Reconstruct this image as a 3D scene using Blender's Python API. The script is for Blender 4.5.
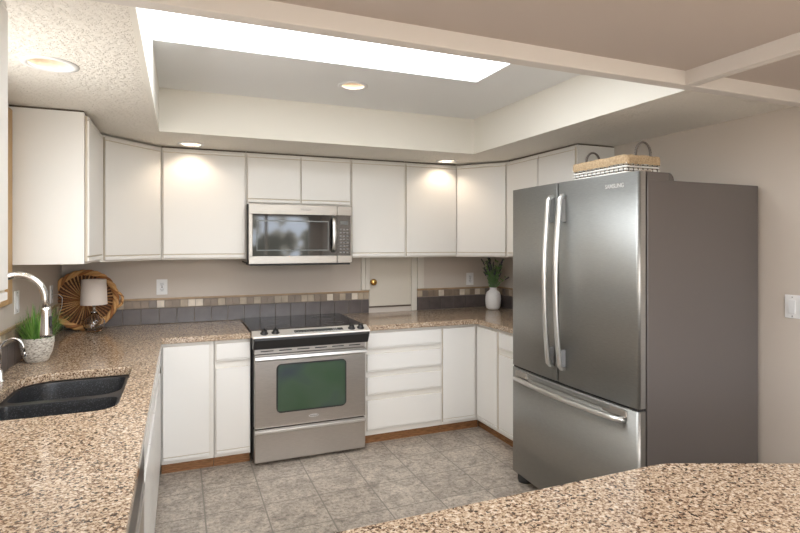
import bpy, bmesh, math, random
from mathutils import Vector, Matrix
R = math.radians
scene = bpy.context.scene
for o in list(bpy.data.objects): bpy.data.objects.remove(o)

# ------------------------------------------------------------------ camera
YAW = math.atan(220/535.0)
cam = bpy.data.cameras.new('camera'); cam.sensor_width = 36; cam.lens = 36*535.0/800
cam.shift_y = -23.5/800; cam.clip_start = .02
camo = bpy.data.objects.new('camera', cam); scene.collection.objects.link(camo)
camo.location = (0, 0, 1.53); camo.rotation_euler = (R(90), 0, -YAW)
scene.camera = camo

# ------------------------------------------------------------------ world: daylight over a garden, seen through the rear windows
W = bpy.data.worlds.new('world'); scene.world = W; W.use_nodes = True
wt = W.node_tree; wt.nodes.clear()
wo = wt.nodes.new('ShaderNodeOutputWorld'); bg = wt.nodes.new('ShaderNodeBackground')
tc = wt.nodes.new('ShaderNodeTexCoord'); sx = wt.nodes.new('ShaderNodeSeparateXYZ')
wt.links.new(tc.outputs['Generated'], sx.inputs[0])
nz = wt.nodes.new('ShaderNodeTexNoise'); nz.inputs['Scale'].default_value = 26; nz.inputs['Detail'].default_value = 6
wt.links.new(tc.outputs['Generated'], nz.inputs['Vector'])
ad = wt.nodes.new('ShaderNodeMath'); ad.operation = 'MULTIPLY_ADD'; ad.inputs[1].default_value = .9
wt.links.new(nz.outputs['Fac'], ad.inputs[0]); wt.links.new(sx.outputs['Z'], ad.inputs[2])
cr = wt.nodes.new('ShaderNodeValToRGB'); e = cr.color_ramp.elements
e[0].position = .43; e[0].color = (.12, .12, .10, 1); e[1].position = .53; e[1].color = (.80, .88, 1.0, 1)
x = e.new(.48); x.color = (.42, .40, .34, 1)
wt.links.new(ad.outputs[0], cr.inputs[0]); wt.links.new(cr.outputs[0], bg.inputs[0])
bg.inputs[1].default_value = 8
wt.links.new(bg.outputs[0], wo.inputs[0])

# ------------------------------------------------------------------ daylight entering by the openings, added fill lights, exposure
def area(name, loc, rot, sx_, sy_, power, col=(1, 1, 1)):
    l = bpy.data.lights.new(name, 'AREA'); l.shape = 'RECTANGLE'; l.size = sx_; l.size_y = sy_
    l.energy = power; l.color = col
    o = bpy.data.objects.new(name, l); scene.collection.objects.link(o)
    o.location = loc; o.rotation_euler = rot
    return o
REAR = area('daylight_rear_window', (1.2, -3.38, 1.08), (R(90), 0, 0), 2.9, 2.15, 10)
REAR.data.cycles.is_portal = True
for lx_ in (.1, 1.9): area('added_fill_light', (lx_, -1.9, 2.235), (0, 0, 0), 1.3, 1.3, 85, (1, .985, .975))  # unseen fill lights added behind the camera to brighten the kitchen
SINKW = area('daylight_sink_window', (-.765, 2.25, 1.70), (0, R(-90), 0), .7, .6, 5, (1, .98, .95))
SKY_STRENGTH = 3.6
CAN_POWER = 4.2
vs = scene.view_settings; vs.view_transform = 'Standard'; vs.look = 'None'; vs.gamma = 1
vs.use_curve_mapping = False; vs.exposure = 0.72

# ------------------------------------------------------------------ materials
def mat(name, col, rough=.5, metal=0, **k):
    m = bpy.data.materials.new(name); m.use_nodes = True
    b = m.node_tree.nodes['Principled BSDF']
    b.inputs['Base Color'].default_value = (*col, 1); b.inputs['Roughness'].default_value = rough
    b.inputs['Metallic'].default_value = metal
    for q, v in k.items(): b.inputs[q.replace('_', ' ')].default_value = v
    return m
def nodes(m): return m.node_tree, m.node_tree.nodes['Principled BSDF']
def tex(m, kind, scale, stretch=(1, 1, 1), **k):
    t = m.node_tree; c = t.nodes.new('ShaderNodeTexCoord'); mp = t.nodes.new('ShaderNodeMapping')
    mp.inputs['Scale'].default_value = stretch
    t.links.new(c.outputs['Object'], mp.inputs[0])
    n = t.nodes.new(kind); n.inputs['Scale'].default_value = scale
    for q, v in k.items(): n.inputs[q].default_value = v
    t.links.new(mp.outputs[0], n.inputs['Vector'])
    return n
def ramp(m, src, stops, interp='LINEAR'):
    t = m.node_tree; r = t.nodes.new('ShaderNodeValToRGB'); r.color_ramp.interpolation = interp
    el = r.color_ramp.elements
    while len(el) > 1: el.remove(el[-1])
    el[0].position = stops[0][0]; el[0].color = (*stops[0][1], 1)
    for p, c in stops[1:]:
        q = el.new(p); q.color = (*c, 1)
    t.links.new(src, r.inputs[0]); return r
def bump(m, src, strength, dist=.01):
    t, b = nodes(m); n = t.nodes.new('ShaderNodeBump'); n.inputs['Strength'].default_value = strength
    n.inputs['Distance'].default_value = dist
    t.links.new(src, n.inputs['Height']); t.links.new(n.outputs[0], b.inputs['Normal'])
def mixc(m, fac, a, b, mode='MIX', f=None):
    t = m.node_tree; n = t.nodes.new('ShaderNodeMix'); n.data_type = 'RGBA'; n.blend_type = mode
    if fac is None: n.inputs[0].default_value = f
    else: t.links.new(fac, n.inputs[0])
    for s, i in ((a, 6), (b, 7)):
        if isinstance(s, tuple): n.inputs[i].default_value = (*s, 1)
        else: t.links.new(s, n.inputs[i])
    return n.outputs[2]
def setcol(m, out): t, b = nodes(m); t.links.new(out, b.inputs['Base Color'])

M = {}
M['white'] = mat('cabinet_white', (.80, .785, .755), .38)
M['white_edge'] = mat('cabinet_edge_cream', (.62, .55, .45), .5)
M['frame'] = mat('cabinet_frame', (.76, .735, .69), .45)
M['gap'] = mat('dark_gap', (.12, .09, .07), .8)
m = M['wall'] = mat('wall_paint_beige', (.575, .515, .455), .8)
n = tex(m, 'ShaderNodeTexNoise', 70, Detail=4); bump(m, n.outputs['Fac'], .10, .004)
m = M['soffit'] = mat('knockdown_ceiling_cream', (.83, .79, .72), .85)
n = tex(m, 'ShaderNodeTexNoise', 38, Detail=5, Roughness=.65)
r = ramp(m, n.outputs['Fac'], [(.44, (0, 0, 0)), (.56, (1, 1, 1))]); bump(m, r.outputs[0], .6, .007)
m = M['ceil'] = mat('ceiling_smooth_white', (.85, .86, .86), .85)
n = tex(m, 'ShaderNodeTexNoise', 60, Detail=4); bump(m, n.outputs['Fac'], .08, .004)
m = M['soffit_face'] = mat('soffit_face_cream', (.78, .75, .68), .85)
n = tex(m, 'ShaderNodeTexNoise', 60, Detail=4); bump(m, n.outputs['Fac'], .12, .004)
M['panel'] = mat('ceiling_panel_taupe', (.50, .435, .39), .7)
M['beam'] = mat('beam_paint', (.68, .64, .60), .55)
M['trimwhite'] = mat('casing_cream', (.66, .62, .55), .5)
M['doorpaint'] = mat('hatch_paint', (.60, .55, .47), .5)

def granite(name, tint=1.0):
    m = mat(name, (.5, .4, .3), .13)
    a = tex(m, 'ShaderNodeTexNoise', 125, (1, 1, 1), Detail=3, Roughness=.6, Distortion=.6)
    base = ramp(m, a.outputs['Fac'], [(.32, (.09*tint, .052, .032)), (.42, (.22*tint, .14, .09)), (.475, (.44*tint, .325, .225)), (.57, (.61*tint, .485, .36)), (.68, (.80, .72, .61))])
    v = tex(m, 'ShaderNodeTexVoronoi', 130)
    sp = ramp(m, v.outputs['Color'], [(.0, (1, 1, 1)), (.10, (0, 0, 0))])
    b2 = tex(m, 'ShaderNodeTexNoise', 105, Detail=2)
    dk = ramp(m, b2.outputs['Fac'], [(.36, (1, 1, 1)), (.40, (0, 0, 0))])
    c = mixc(m, dk.outputs[0], base.outputs[0], (.065, .034, .022))
    l = tex(m, 'ShaderNodeTexNoise', 4, Detail=2)
    lr = ramp(m, l.outputs['Fac'], [(.3, (.90, .88, .86)), (.7, (1.0, 1.0, 1.0))])
    c = mixc(m, None, c, lr.outputs[0], 'MULTIPLY', 1.0)
    setcol(m, c); return m
M['granite'] = granite('granite_tan_speckled')

m = M['floor'] = mat('floor_tile_grey', (.3, .28, .25), .38)
t = m.node_tree
c = t.nodes.new('ShaderNodeTexCoord'); mp = t.nodes.new('ShaderNodeMapping')
mp.inputs['Location'].default_value = (-.13, -.27, 0)
t.links.new(c.outputs['Object'], mp.inputs[0])
br = t.nodes.new('ShaderNodeTexBrick'); br.offset = 0; br.squash = 1
br.inputs['Scale'].default_value = 1; br.inputs['Brick Width'].default_value = .325; br.inputs['Row Height'].default_value = .325
br.inputs['Mortar Size'].default_value = .0042; br.inputs['Mortar Smooth'].default_value = .2; br.inputs['Bias'].default_value = 0
br.inputs['Color1'].default_value = (.47, .42, .37, 1); br.inputs['Color2'].default_value = (.56, .505, .445, 1); br.inputs['Mortar'].default_value = (.30, .27, .235, 1)
t.links.new(mp.outputs[0], br.inputs['Vector'])
n1 = tex(m, 'ShaderNodeTexNoise', 9, Detail=8, Roughness=.72, Distortion=.8)
r1 = ramp(m, n1.outputs['Fac'], [(.32, (.42, .40, .38)), (.5, (.78, .76, .74)), (.68, (1.05, 1.03, 1.0))])
n2 = tex(m, 'ShaderNodeTexNoise', 42, Detail=7, Roughness=.82)
r2 = ramp(m, n2.outputs['Fac'], [(.36, (.30, .27, .25)), (.45, (.80, .79, .78)), (.62, (1.35, 1.34, 1.32))])
cc = mixc(m, None, br.outputs['Color'], r1.outputs[0], 'MULTIPLY', 1.0)
cc = mixc(m, None, cc, r2.outputs[0], 'MULTIPLY', 1.0)
cc = mixc(m, br.outputs['Fac'], cc, (.21, .185, .155)); setcol(m, cc)
bump(m, n2.outputs['Fac'], .15, .003)

def steel(name, col, rough, stretch):
    m = mat(name, col, rough, 1)
    n = tex(m, 'ShaderNodeTexNoise', 60, stretch, Detail=3)
    r = ramp(m, n.outputs['Fac'], [(.3, tuple(.90*c for c in col)), (.7, tuple(min(1, 1.08*c) for c in col))])
    setcol(m, r.outputs[0]); bump(m, n.outputs['Fac'], .02, .001)
    return m
M['steel'] = steel('stainless_steel', (.50, .47, .44), .34, (.4, 1, 12))
M['fridge'] = steel('platinum_steel', (.40, .40, .385), .46, (1, .6, 14))
M['mwsteel'] = steel('microwave_steel', (.33, .31, .285), .33, (.4, 1, 12))
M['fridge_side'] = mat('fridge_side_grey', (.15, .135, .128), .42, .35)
M['chrome'] = mat('brushed_nickel', (.66, .65, .63), .22, 1)
M['handle'] = mat('satin_handle', (.72, .72, .71), .3, 1)
M['blackglass'] = mat('black_glass', (.012, .011, .011), .04)
M['cooktop'] = mat('cooktop_glass', (.012, .010, .010), .06, IOR=1.32)
M['black'] = mat('black_plastic', (.015, .015, .016), .3)
M['blackmatte'] = mat('black_matte', (.02, .02, .02), .6)
m = M['ovenglass'] = mat('oven_glass_green', (.03, .08, .04), .15, .0, Coat_Weight=.3)
n = tex(m, 'ShaderNodeTexNoise', 3, Detail=2)
r = ramp(m, n.outputs['Fac'], [(.35, (.038, .078, .042)), (.55, (.055, .092, .06)), (.7, (.042, .06, .068))]); setcol(m, r.outputs[0])
m = M['sink'] = mat('sink_composite_black', (.02, .02, .022), .32)
n = tex(m, 'ShaderNodeTexNoise', 220, Detail=2)
r = ramp(m, n.outputs['Fac'], [(.55, (.016, .017, .019)), (.66, (.07, .075, .085))]); setcol(m, r.outputs[0])
m = M['oak'] = mat('oak_kick', (.30, .145, .06), .5)
n = tex(m, 'ShaderNodeTexNoise', 18, (1, 1, 9), Detail=4)
r = ramp(m, n.outputs['Fac'], [(.35, (.20, .085, .03)), (.65, (.36, .18, .075))]); setcol(m, r.outputs[0])
M['oaklight'] = mat('oak_casing', (.50, .32, .15), .5)
M['brass'] = mat('brass', (.65, .40, .13), .25, 1)
M['plate'] = mat('plate_white', (.80, .80, .80), .35)
M['plate_r'] = mat('rocker_white', (.74, .75, .76), .3)
def tile(name, col, rough=.28):
    m = mat(name, col, rough)
    n = tex(m, 'ShaderNodeTexNoise', 14, Detail=4)
    r = ramp(m, n.outputs['Fac'], [(.35, tuple(c*.86 for c in col)), (.65, tuple(c*1.12 for c in col))]); setcol(m, r.outputs[0])
    return m
M['tile_dark'] = tile('tile_dark_umber', (.098, .082, .078))
M['tile_a'] = tile('mosaic_taupe', (.26, .20, .15)); M['tile_b'] = tile('mosaic_sand', (.43, .35, .26))
M['tile_c'] = tile('mosaic_cream', (.68, .60, .50)); M['tile_d'] = tile('mosaic_grey_brown', (.20, .165, .14))
M['tile_trim'] = tile('tile_pencil_trim', (.38, .26, .15))
M['grout'] = mat('grout', (.26, .21, .175), .9)
M['wicker'] = mat('wicker_honey', (.33, .135, .04), .55)
M['wicker_d'] = mat('wicker_dark_brown', (.11, .045, .018), .7)  # darker brown of the tray disc and its weave rings
M['wicker_l'] = mat('wicker_light', (.60, .33, .125), .55)
M['wicker_w'] = mat('wicker_whitewash', (.80, .78, .74), .7)
M['wicker_g'] = mat('wicker_dark_grey', (.12, .10, .085), .7)
M['cloth'] = mat('burlap_liner', (.46, .33, .20), .9)
n = tex(M['cloth'], 'ShaderNodeTexNoise', 120, Detail=4)
r = ramp(M['cloth'], n.outputs['Fac'], [(.35, (.36, .25, .145)), (.65, (.52, .385, .24))]); setcol(M['cloth'], r.outputs[0]); bump(M['cloth'], n.outputs['Fac'], .4, .002)
M['shade'] = mat('lamp_shade_linen', (.78, .69, .62), .9)
M['glass'] = mat('clear_glass', (1, 1, 1), .02, 0, Transmission_Weight=1, IOR=1.45)
M['leaf'] = mat('grass_green', (.10, .27, .045), .45)
M['leaf2'] = mat('grass_light_green', (.22, .42, .09), .45)
M['stem'] = mat('lavender_leaf_green', (.17, .25, .13), .55)
M['lav'] = mat('lavender_purple', (.045, .028, .085), .7)
m = M['pot'] = mat('pot_whitewashed_ceramic', (.55, .52, .47), .8)
n = tex(m, 'ShaderNodeTexNoise', 130, (.6, .6, 1.8), Detail=2)
r = ramp(m, n.outputs['Fac'], [(.38, (.30, .27, .23)), (.55, (.66, .63, .57))]); setcol(m, r.outputs[0]); bump(m, n.outputs['Fac'], .4, .003)
M['vase'] = mat('vase_white_ceramic', (.88, .88, .88), .35)
M['soil'] = mat('soil', (.05, .035, .02), .9)
M['baffle'] = mat('baffle_warm_white', (.70, .62, .52), .5)
def emis(name, col, s):
    m = mat(name, (0, 0, 0)); b = nodes(m)[1]
    b.inputs['Emission Color'].default_value = (*col, 1); b.inputs['Emission Strength'].default_value = s
    return m
M['bulb'] = emis('lamp_glow', (1, .78, .55), 1.6)
M['skylight'] = emis('skylight_daylight', (.93, .97, 1.0), SKY_STRENGTH)
M['display'] = mat('display_grey', (.10, .11, .11), .2)
M['key'] = mat('key_grey', (.22, .22, .22), .4)
M['fglass'] = mat('window_glass', (1, 1, 1), 0, 0, Transmission_Weight=1, IOR=1.01)
m = M['light_screen'] = mat('light_screen_cloth', (.75, .72, .66), .9)  # translucent cloth for the sheet added to dim the sink window
t = m.node_tree; tr = t.nodes.new('ShaderNodeBsdfTranslucent'); tr.inputs[0].default_value = (.55, .53, .50, 1); ms = t.nodes.new('ShaderNodeMixShader')
t.links.new(t.nodes['Principled BSDF'].outputs[0], ms.inputs[1]); t.links.new(tr.outputs[0], ms.inputs[2]); t.links.new(ms.outputs[0], t.nodes['Material Output'].inputs[0])
M['ink'] = mat('logo_silver', (.75, .75, .75), .3, .6)
M['inkdark'] = mat('logo_dark', (.16, .16, .17), .4)

# ------------------------------------------------------------------ mesh helpers
class MB:
    def __init__(s, mats, T=None):
        s.bm = bmesh.new(); s.mats = [mats] if isinstance(mats, str) else list(mats); s.T = T or Matrix(); s.sm = False
    def _mi(s, m):
        if m is None: return 0
        if m not in s.mats: s.mats.append(m)
        return s.mats.index(m)
    def v(s, p): return s.bm.verts.new(s.T @ Vector(p))
    def f(s, vs, mi=0, smooth=False):
        try: q = s.bm.faces.new(vs)
        except ValueError: return
        q.material_index = mi; q.smooth = smooth
        return q
    def box(s, a, b, m=None):
        mi = s._mi(m)
        x0, x1 = sorted((a[0], b[0])); y0, y1 = sorted((a[1], b[1])); z0, z1 = sorted((a[2], b[2]))
        p = [s.v(q) for q in [(x0,y0,z0),(x1,y0,z0),(x1,y1,z0),(x0,y1,z0),(x0,y0,z1),(x1,y0,z1),(x1,y1,z1),(x0,y1,z1)]]
        for i in [(3,2,1,0),(4,5,6,7),(0,1,5,4),(1,2,6,5),(2,3,7,6),(3,0,4,7)]: s.f([p[j] for j in i], mi)
        return s
    def prism(s, pts, z0, z1, m=None, smooth=False):           # polygon in xy, extruded in z
        mi = s._mi(m); n = len(pts)
        a = [s.v((p[0], p[1], z0)) for p in pts]; b = [s.v((p[0], p[1], z1)) for p in pts]
        s.f(a[::-1], mi); s.f(b, mi)
        for i in range(n): s.f([a[i], a[(i+1) % n], b[(i+1) % n], b[i]], mi, smooth)
        return s
    def prismx(s, pts, x0, x1, m=None):                        # polygon in yz, extruded in x
        mi = s._mi(m); n = len(pts)
        a = [s.v((x0, p[0], p[1])) for p in pts]; b = [s.v((x1, p[0], p[1])) for p in pts]
        s.f(a[::-1], mi); s.f(b, mi)
        for i in range(n): s.f([a[i], a[(i+1) % n], b[(i+1) % n], b[i]], mi)
        return s
    def lathe(s, prof, c=(0, 0, 0), n=32, m=None, caps=True, axis='z'):
        mi = s._mi(m); rings = []
        for r, z in prof:
            ring = []
            for i in range(n):
                a = 2*math.pi*i/n; u, w = r*math.cos(a), r*math.sin(a)
                if axis == 'z': p = (c[0]+u, c[1]+w, c[2]+z)
                elif axis == 'y': p = (c[0]+u, c[1]-z, c[2]+w)
                else: p = (c[0]+z, c[1]+u, c[2]+w)
                ring.append(s.v(p))
            rings.append(ring)
        for a, b in zip(rings, rings[1:]):
            for i in range(n): s.f([a[i], a[(i+1) % n], b[(i+1) % n], b[i]], mi, True)
        if caps:
            if prof[0][0] > 1e-4: s.f(rings[0][::-1], mi)
            if prof[-1][0] > 1e-4: s.f(rings[-1], mi)
        return s
    def tube(s, pts, r, n=10, m=None, closed=False, flat=None):
        mi = s._mi(m); pts = [Vector(p) for p in pts]; N = len(pts); rings = []; up = None
        for i, p in enumerate(pts):
            if closed: d = pts[(i+1) % N]-pts[i-1]
            else: d = pts[min(i+1, N-1)]-pts[max(i-1, 0)]
            d.normalize()
            if up is None: up = Vector((0, 0, 1)) if abs(d.z) < .9 else Vector((1, 0, 0))
            sd = d.cross(up).normalized(); up = sd.cross(d).normalized()
            rr = r[i] if isinstance(r, (list, tuple)) else r
            rb = rr*(flat or 1)
            rings.append([s.v(p+sd*rr*math.cos(2*math.pi*k/n)+up*rb*math.sin(2*math.pi*k/n)) for k in range(n)])
        prs = list(zip(rings, rings[1:]))
        if closed: prs.append((rings[-1], rings[0]))
        for a, b in prs:
            for k in range(n): s.f([a[k], a[(k+1) % n], b[(k+1) % n], b[k]], mi, True)
        if not closed: s.f(rings[0][::-1], mi); s.f(rings[-1], mi)
        return s
    def plate(s, outer, holes, z0, z1, m=None):                # flat slab with holes
        mi = s._mi(m); bm = s.bm
        def loop(ps, z): return [s.v((p[0], p[1], z)) for p in ps]
        for z, flip in ((z0, -1), (z1, 1)):
            ed = []
            for ps in [outer]+holes:
                L = loop(ps, z)
                ed += [bm.edges.new((L[i], L[(i+1) % len(L)])) for i in range(len(L))]
            g = bmesh.ops.triangle_fill(bm, edges=ed, use_beauty=True, normal=(0, 0, flip))
            for q in g['geom']:
                if isinstance(q, bmesh.types.BMFace): q.material_index = mi
        for ps in [outer]+holes:
            a = loop(ps, z0); b = loop(ps, z1); n = len(ps)
            for i in range(n): s.f([a[i], a[(i+1) % n], b[(i+1) % n], b[i]], mi)
        bmesh.ops.remove_doubles(bm, verts=bm.verts, dist=1e-5)
        return s
    def build(s, name, parent=None, bevel=0, recalc=True, seg=2, loc=None):
        if recalc: bmesh.ops.recalc_face_normals(s.bm, faces=s.bm.faces)
        off = Vector((0, 0, 0))
        if parent is not None: off = Vector(parent['_w'])
        elif loc is not None: off = Vector(loc)
        for v in s.bm.verts: v.co -= off
        me = bpy.data.meshes.new(name); s.bm.to_mesh(me); s.bm.free()
        for q in s.mats: me.materials.append(M[q])
        o = bpy.data.objects.new(name, me); scene.collection.objects.link(o)
        if parent is not None: o.parent = parent
        elif loc is not None: o.location = off
        o['_w'] = list(off)
        if bevel:
            b = o.modifiers.new('bevel', 'BEVEL'); b.width = bevel; b.segments = seg; b.limit_method = 'ANGLE'; b.angle_limit = R(40)
        return o
def thing(name, loc, label, cat, group=None):
    o = bpy.data.objects.new(name, None); o.empty_display_size = .05; scene.collection.objects.link(o)
    o.location = loc; o['_w'] = list(loc); o['label'] = label; o['category'] = cat
    if group: o['group'] = group
    return o
def tag(o, label, cat, group=None):
    o['label'] = label; o['category'] = cat
    if group: o['group'] = group
    return o
def struct(o): o['kind'] = 'structure'; return o
def circ(x, y, r, n=28): return [(x+r*math.cos(2*math.pi*i/n), y+r*math.sin(2*math.pi*i/n)) for i in range(n)]
def text(name, s, size, mtx, mname, parent, depth=.0006, sx_=1.0, bold=0, follow=None):
    cu = bpy.data.curves.new(name, 'FONT'); cu.body = s; cu.size = size; cu.extrude = depth; cu.offset = bold
    cu.align_x = 'CENTER'; cu.align_y = 'CENTER'
    tmp = bpy.data.objects.new(name, cu); scene.collection.objects.link(tmp)
    bpy.context.view_layer.update()
    me = bpy.data.meshes.new_from_object(tmp.evaluated_get(bpy.context.evaluated_depsgraph_get()))
    bpy.data.objects.remove(tmp)
    off = Vector(parent['_w'])
    for v in me.vertices:
        p = Vector((v.co.x*sx_, v.co.y, v.co.z)); v.co = (mtx @ p)-off
    if follow:
        for v in me.vertices: v.co.x = follow(v.co.y+off.y)-off.x-(.0012 if v.co.x+off.x < mtx.translation.x else -.002)
    me.materials.clear(); me.materials.append(M[mname])
    o = bpy.data.objects.new(name, me); scene.collection.objects.link(o); o.parent = parent
    o['_w'] = list(off); return o

# ------------------------------------------------------------------ the room
XL, XR, YB, YN = -.79, 2.87, 4.50, -3.4
ZS, ZC, ZP, ZB = 2.22, 2.49, 2.25, 2.19     # soffit, raised ceiling, near ceiling panels, beam underside
SX0, SX1, SY1 = -.12, 2.11, 3.62            # the raised tray
struct(MB('floor').box((XL-.1, YN-.1, -.05), (XR+.1, YB+.1, 0)).build('floor'))
struct(MB('wall').box((XL-.1, YB, 0), (XR+.1, YB+.1, 2.6)).build('wall_back'))
struct(MB('wall').box((XR, YN, 0), (XR+.1, YB, 2.6)).build('wall_right'))
w = MB('wall'); wy0, wy1, wz0, wz1 = 1.95, 3.10, 1.30, 2.12
w.box((XL-.1, YN, 0), (XL, wy0, 2.6)).box((XL-.1, wy1, 0), (XL, YB, 2.6)).box((XL-.1, wy0, 0), (XL, wy1, wz0)).box((XL-.1, wy0, wz1), (XL, wy1, 2.6))
struct(w.build('wall_left'))
w = MB('wall'); rx0, rx1, rz1 = -.25, 2.65, 2.15
w.box((XL-.1, YN-.1, 0), (rx0, YN, 2.6)).box((rx1, YN-.1, 0), (XR+.1, YN, 2.6)).box((rx0, YN-.1, rz1), (rx1, YN, 2.6))
struct(w.build('wall_rear'))
# rear sliding window frame
w = MB('trimwhite')
for xx in (rx0, .70, 1.65, rx1-.06): w.box((xx, YN-.08, 0), (xx+.06, YN-.02, rz1))
w.box((rx0, YN-.08, rz1-.06), (rx1, YN-.02, rz1)).box((rx0, YN-.08, 0), (rx1, YN-.02, .06))
struct(w.build('window_3'))
# window over the sink with its oak casing
w = MB('oaklight')
w.box((XL, wy1, wz0-.07), (XL+.022, wy1+.085, wz1+.07)).box((XL, wy0-.085, wz0-.07), (XL+.022, wy0, wz1+.07))
w.box((XL, wy0, wz1), (XL+.022, wy1, wz1+.07)).box((XL, wy0, wz0-.07), (XL+.022, wy1, wz0))
win = struct(w.build('window_1', bevel=.003))
w = MB('trimwhite')
for a, b in (((XL-.07, wy0, wz0), (XL-.03, wy0+.04, wz1)), ((XL-.07, wy1-.04, wz0), (XL-.03, wy1, wz1)), ((XL-.07, wy0, wz0), (XL-.03, wy1, wz0+.04)), ((XL-.07, wy0, wz1-.04), (XL-.03, wy1, wz1)), ((XL-.07, (wy0+wy1)/2-.02, wz0), (XL-.03, (wy0+wy1)/2+.02, wz1))): w.box(a, b)
w.build('window_frame', win)
MB('light_screen').box((XL-.026, wy0+.005, wz0+.005), (XL-.024, wy1-.005, wz1-.005)).build('added_light_screen', win)  # unseen sheet added across the opening to cut down its daylight

CANS = [(.071, 4.0, ZS, .068), (2.07, 4.01, ZS, .068), (-.463, 2.42, ZS, .078), (.977, 3.13, ZC, .072)]
w = MB(['soffit', 'soffit_face', 'ceil'])
outer = [(XL, 1.665), (SX0-.02, 1.665), (SX0-.02, SY1+.02), (SX1+.02, SY1+.02), (SX1+.02, 1.665), (XR, 1.665), (XR, YB), (XL, YB)]
w.plate(outer, [circ(a, b, r-.004) for a, b, z, r in CANS[:3]], ZS, ZS+.03, 'soffit')
w.box((SX0-.02, 1.665, ZS), (SX0, SY1, ZC+.05), 'soffit_face').box((SX1, 1.665, ZS), (SX1+.02, SY1, ZC+.05), 'soffit_face')
w.box((SX0-.02, SY1, ZS), (SX1+.02, SY1+.02, ZC+.05), 'soffit_face')
KX0, KX1, KY0, KY1 = SX0+.001, 1.637, 1.69, 2.78          # skylight opening
a, b, z, r = CANS[3]
w.plate([(SX0-.01, 1.665), (SX1+.01, 1.665), (SX1+.01, SY1+.01), (SX0-.01, SY1+.01)], [[(KX0, KY0), (KX1, KY0), (KX1, KY1), (KX0, KY1)], circ(a, b, r-.004)], ZC, ZC+.03, 'ceil')
struct(w.build('ceiling'))
struct(MB('skylight').box((KX0-.005, KY0-.02, ZC+.008), (KX1+.02, KY1+.02, ZC+.016)).build('window_2'))
# near ceiling: flat panels framed by crossing beams
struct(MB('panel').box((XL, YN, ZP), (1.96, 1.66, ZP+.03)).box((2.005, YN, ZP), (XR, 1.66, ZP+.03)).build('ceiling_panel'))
struct(MB('beam').box((XL, 1.615, ZB), (XR, 1.67, ZC+.05)).build('trim_1', bevel=.003))
w = MB(['beam']); w.box((1.955, YN, ZB), (1.985, 1.62, ZP+.03)).box((1.985, YN, ZB+.014), (1.995, 1.62, ZP+.03)).box((1.995, YN, ZB+.002), (2.015, 1.62, ZP+.03))
struct(w.build('trim_2', bevel=.003))
# roof over everything so that light only enters by the openings
struct(MB('ceil').box((XL-.1, YN-.1, 2.60), (XR+.1, YB+.1, 2.65)).build('ceiling_slab'))

# hatch door in the back wall
d = struct(MB('doorpaint').box((1.552, YB-.012, .968), (1.955, YB, 1.405)).build('door_1', bevel=.003))
MB('brass').lathe([(.0, .060), (.015, .060), (.028, .050), (.030, .038), (.021, .025), (.008, .018), (.008, .006), (.020, .004), (.020, 0)], (1.578, YB-.012, 1.185), 20, axis='y').build('knob', d)
MB('gap').box((1.552, YB-.014, .956), (1.955, YB, .967)).build('bottom_gap', d)
w = MB('trimwhite')
w.box((1.475, YB-.022, 1.118), (1.512, YB, 1.405)).box((1.512, YB-.030, 1.118), (1.552, YB, 1.405))
struct(w.build('trim_3', bevel=.003))
w = MB('trimwhite')
w.box((1.957, YB-.018, .912), (2.012, YB, 1.405)).box((2.014, YB-.030, 1.112), (2.052, YB, 1.405)).box((2.052, YB-.020, 1.112), (2.082, YB, 1.405))
struct(w.build('trim_4', bevel=.003))

# backsplash tiles
random.seed(4)
def splash(T, L, name, skip=(), step=.1255, off=.0):
    w = MB(['grout', 'tile_dark', 'tile_a', 'tile_b', 'tile_c', 'tile_d', 'tile_trim'], T)
    for a, b in skip: w.box((a, -.006, .911), (b, 0, 1.108), 'grout')
    for a, b in skip:
        x = a
        while x < b-.004:
            e_ = min(x+step, b); w.box((x+.002, -.013, .913), (e_-.002, -.004, 1.030), 'tile_dark'); x = e_
        x = a; k = 0
        while x < b-.004:
            e_ = min(x+.0555, b)
            w.box((x+.0015, -.011, 1.036), (e_-.0015, -.004, 1.090), random.choice(['tile_a', 'tile_b', 'tile_a', 'tile_d', 'tile_c', 'tile_b'])); x = e_
        w.box((a, -.014, 1.094), (b, 0, 1.109), 'tile_trim')
    return struct(w.build(name, bevel=.0012))
splash(Matrix.Translation((0, YB, 0)), 0, 'trim_5', [(XL+.015, 1.548), (2.016, XR-.015)])
TL = Matrix.Translation((XL, 0, 0)) @ Matrix.Rotation(R(90), 4, 'Z')     # local +x -> world +y ; local -y -> world +x
splash(TL, 0, 'trim_6', [(.5, YB-.015)])
TR = Matrix.Translation((XR, 0, 0)) @ Matrix.Rotation(R(-90), 4, 'Z')    # local x -> world -y
splash(TR, 0, 'trim_7', [(-(YB-.015), -2.98)])

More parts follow.
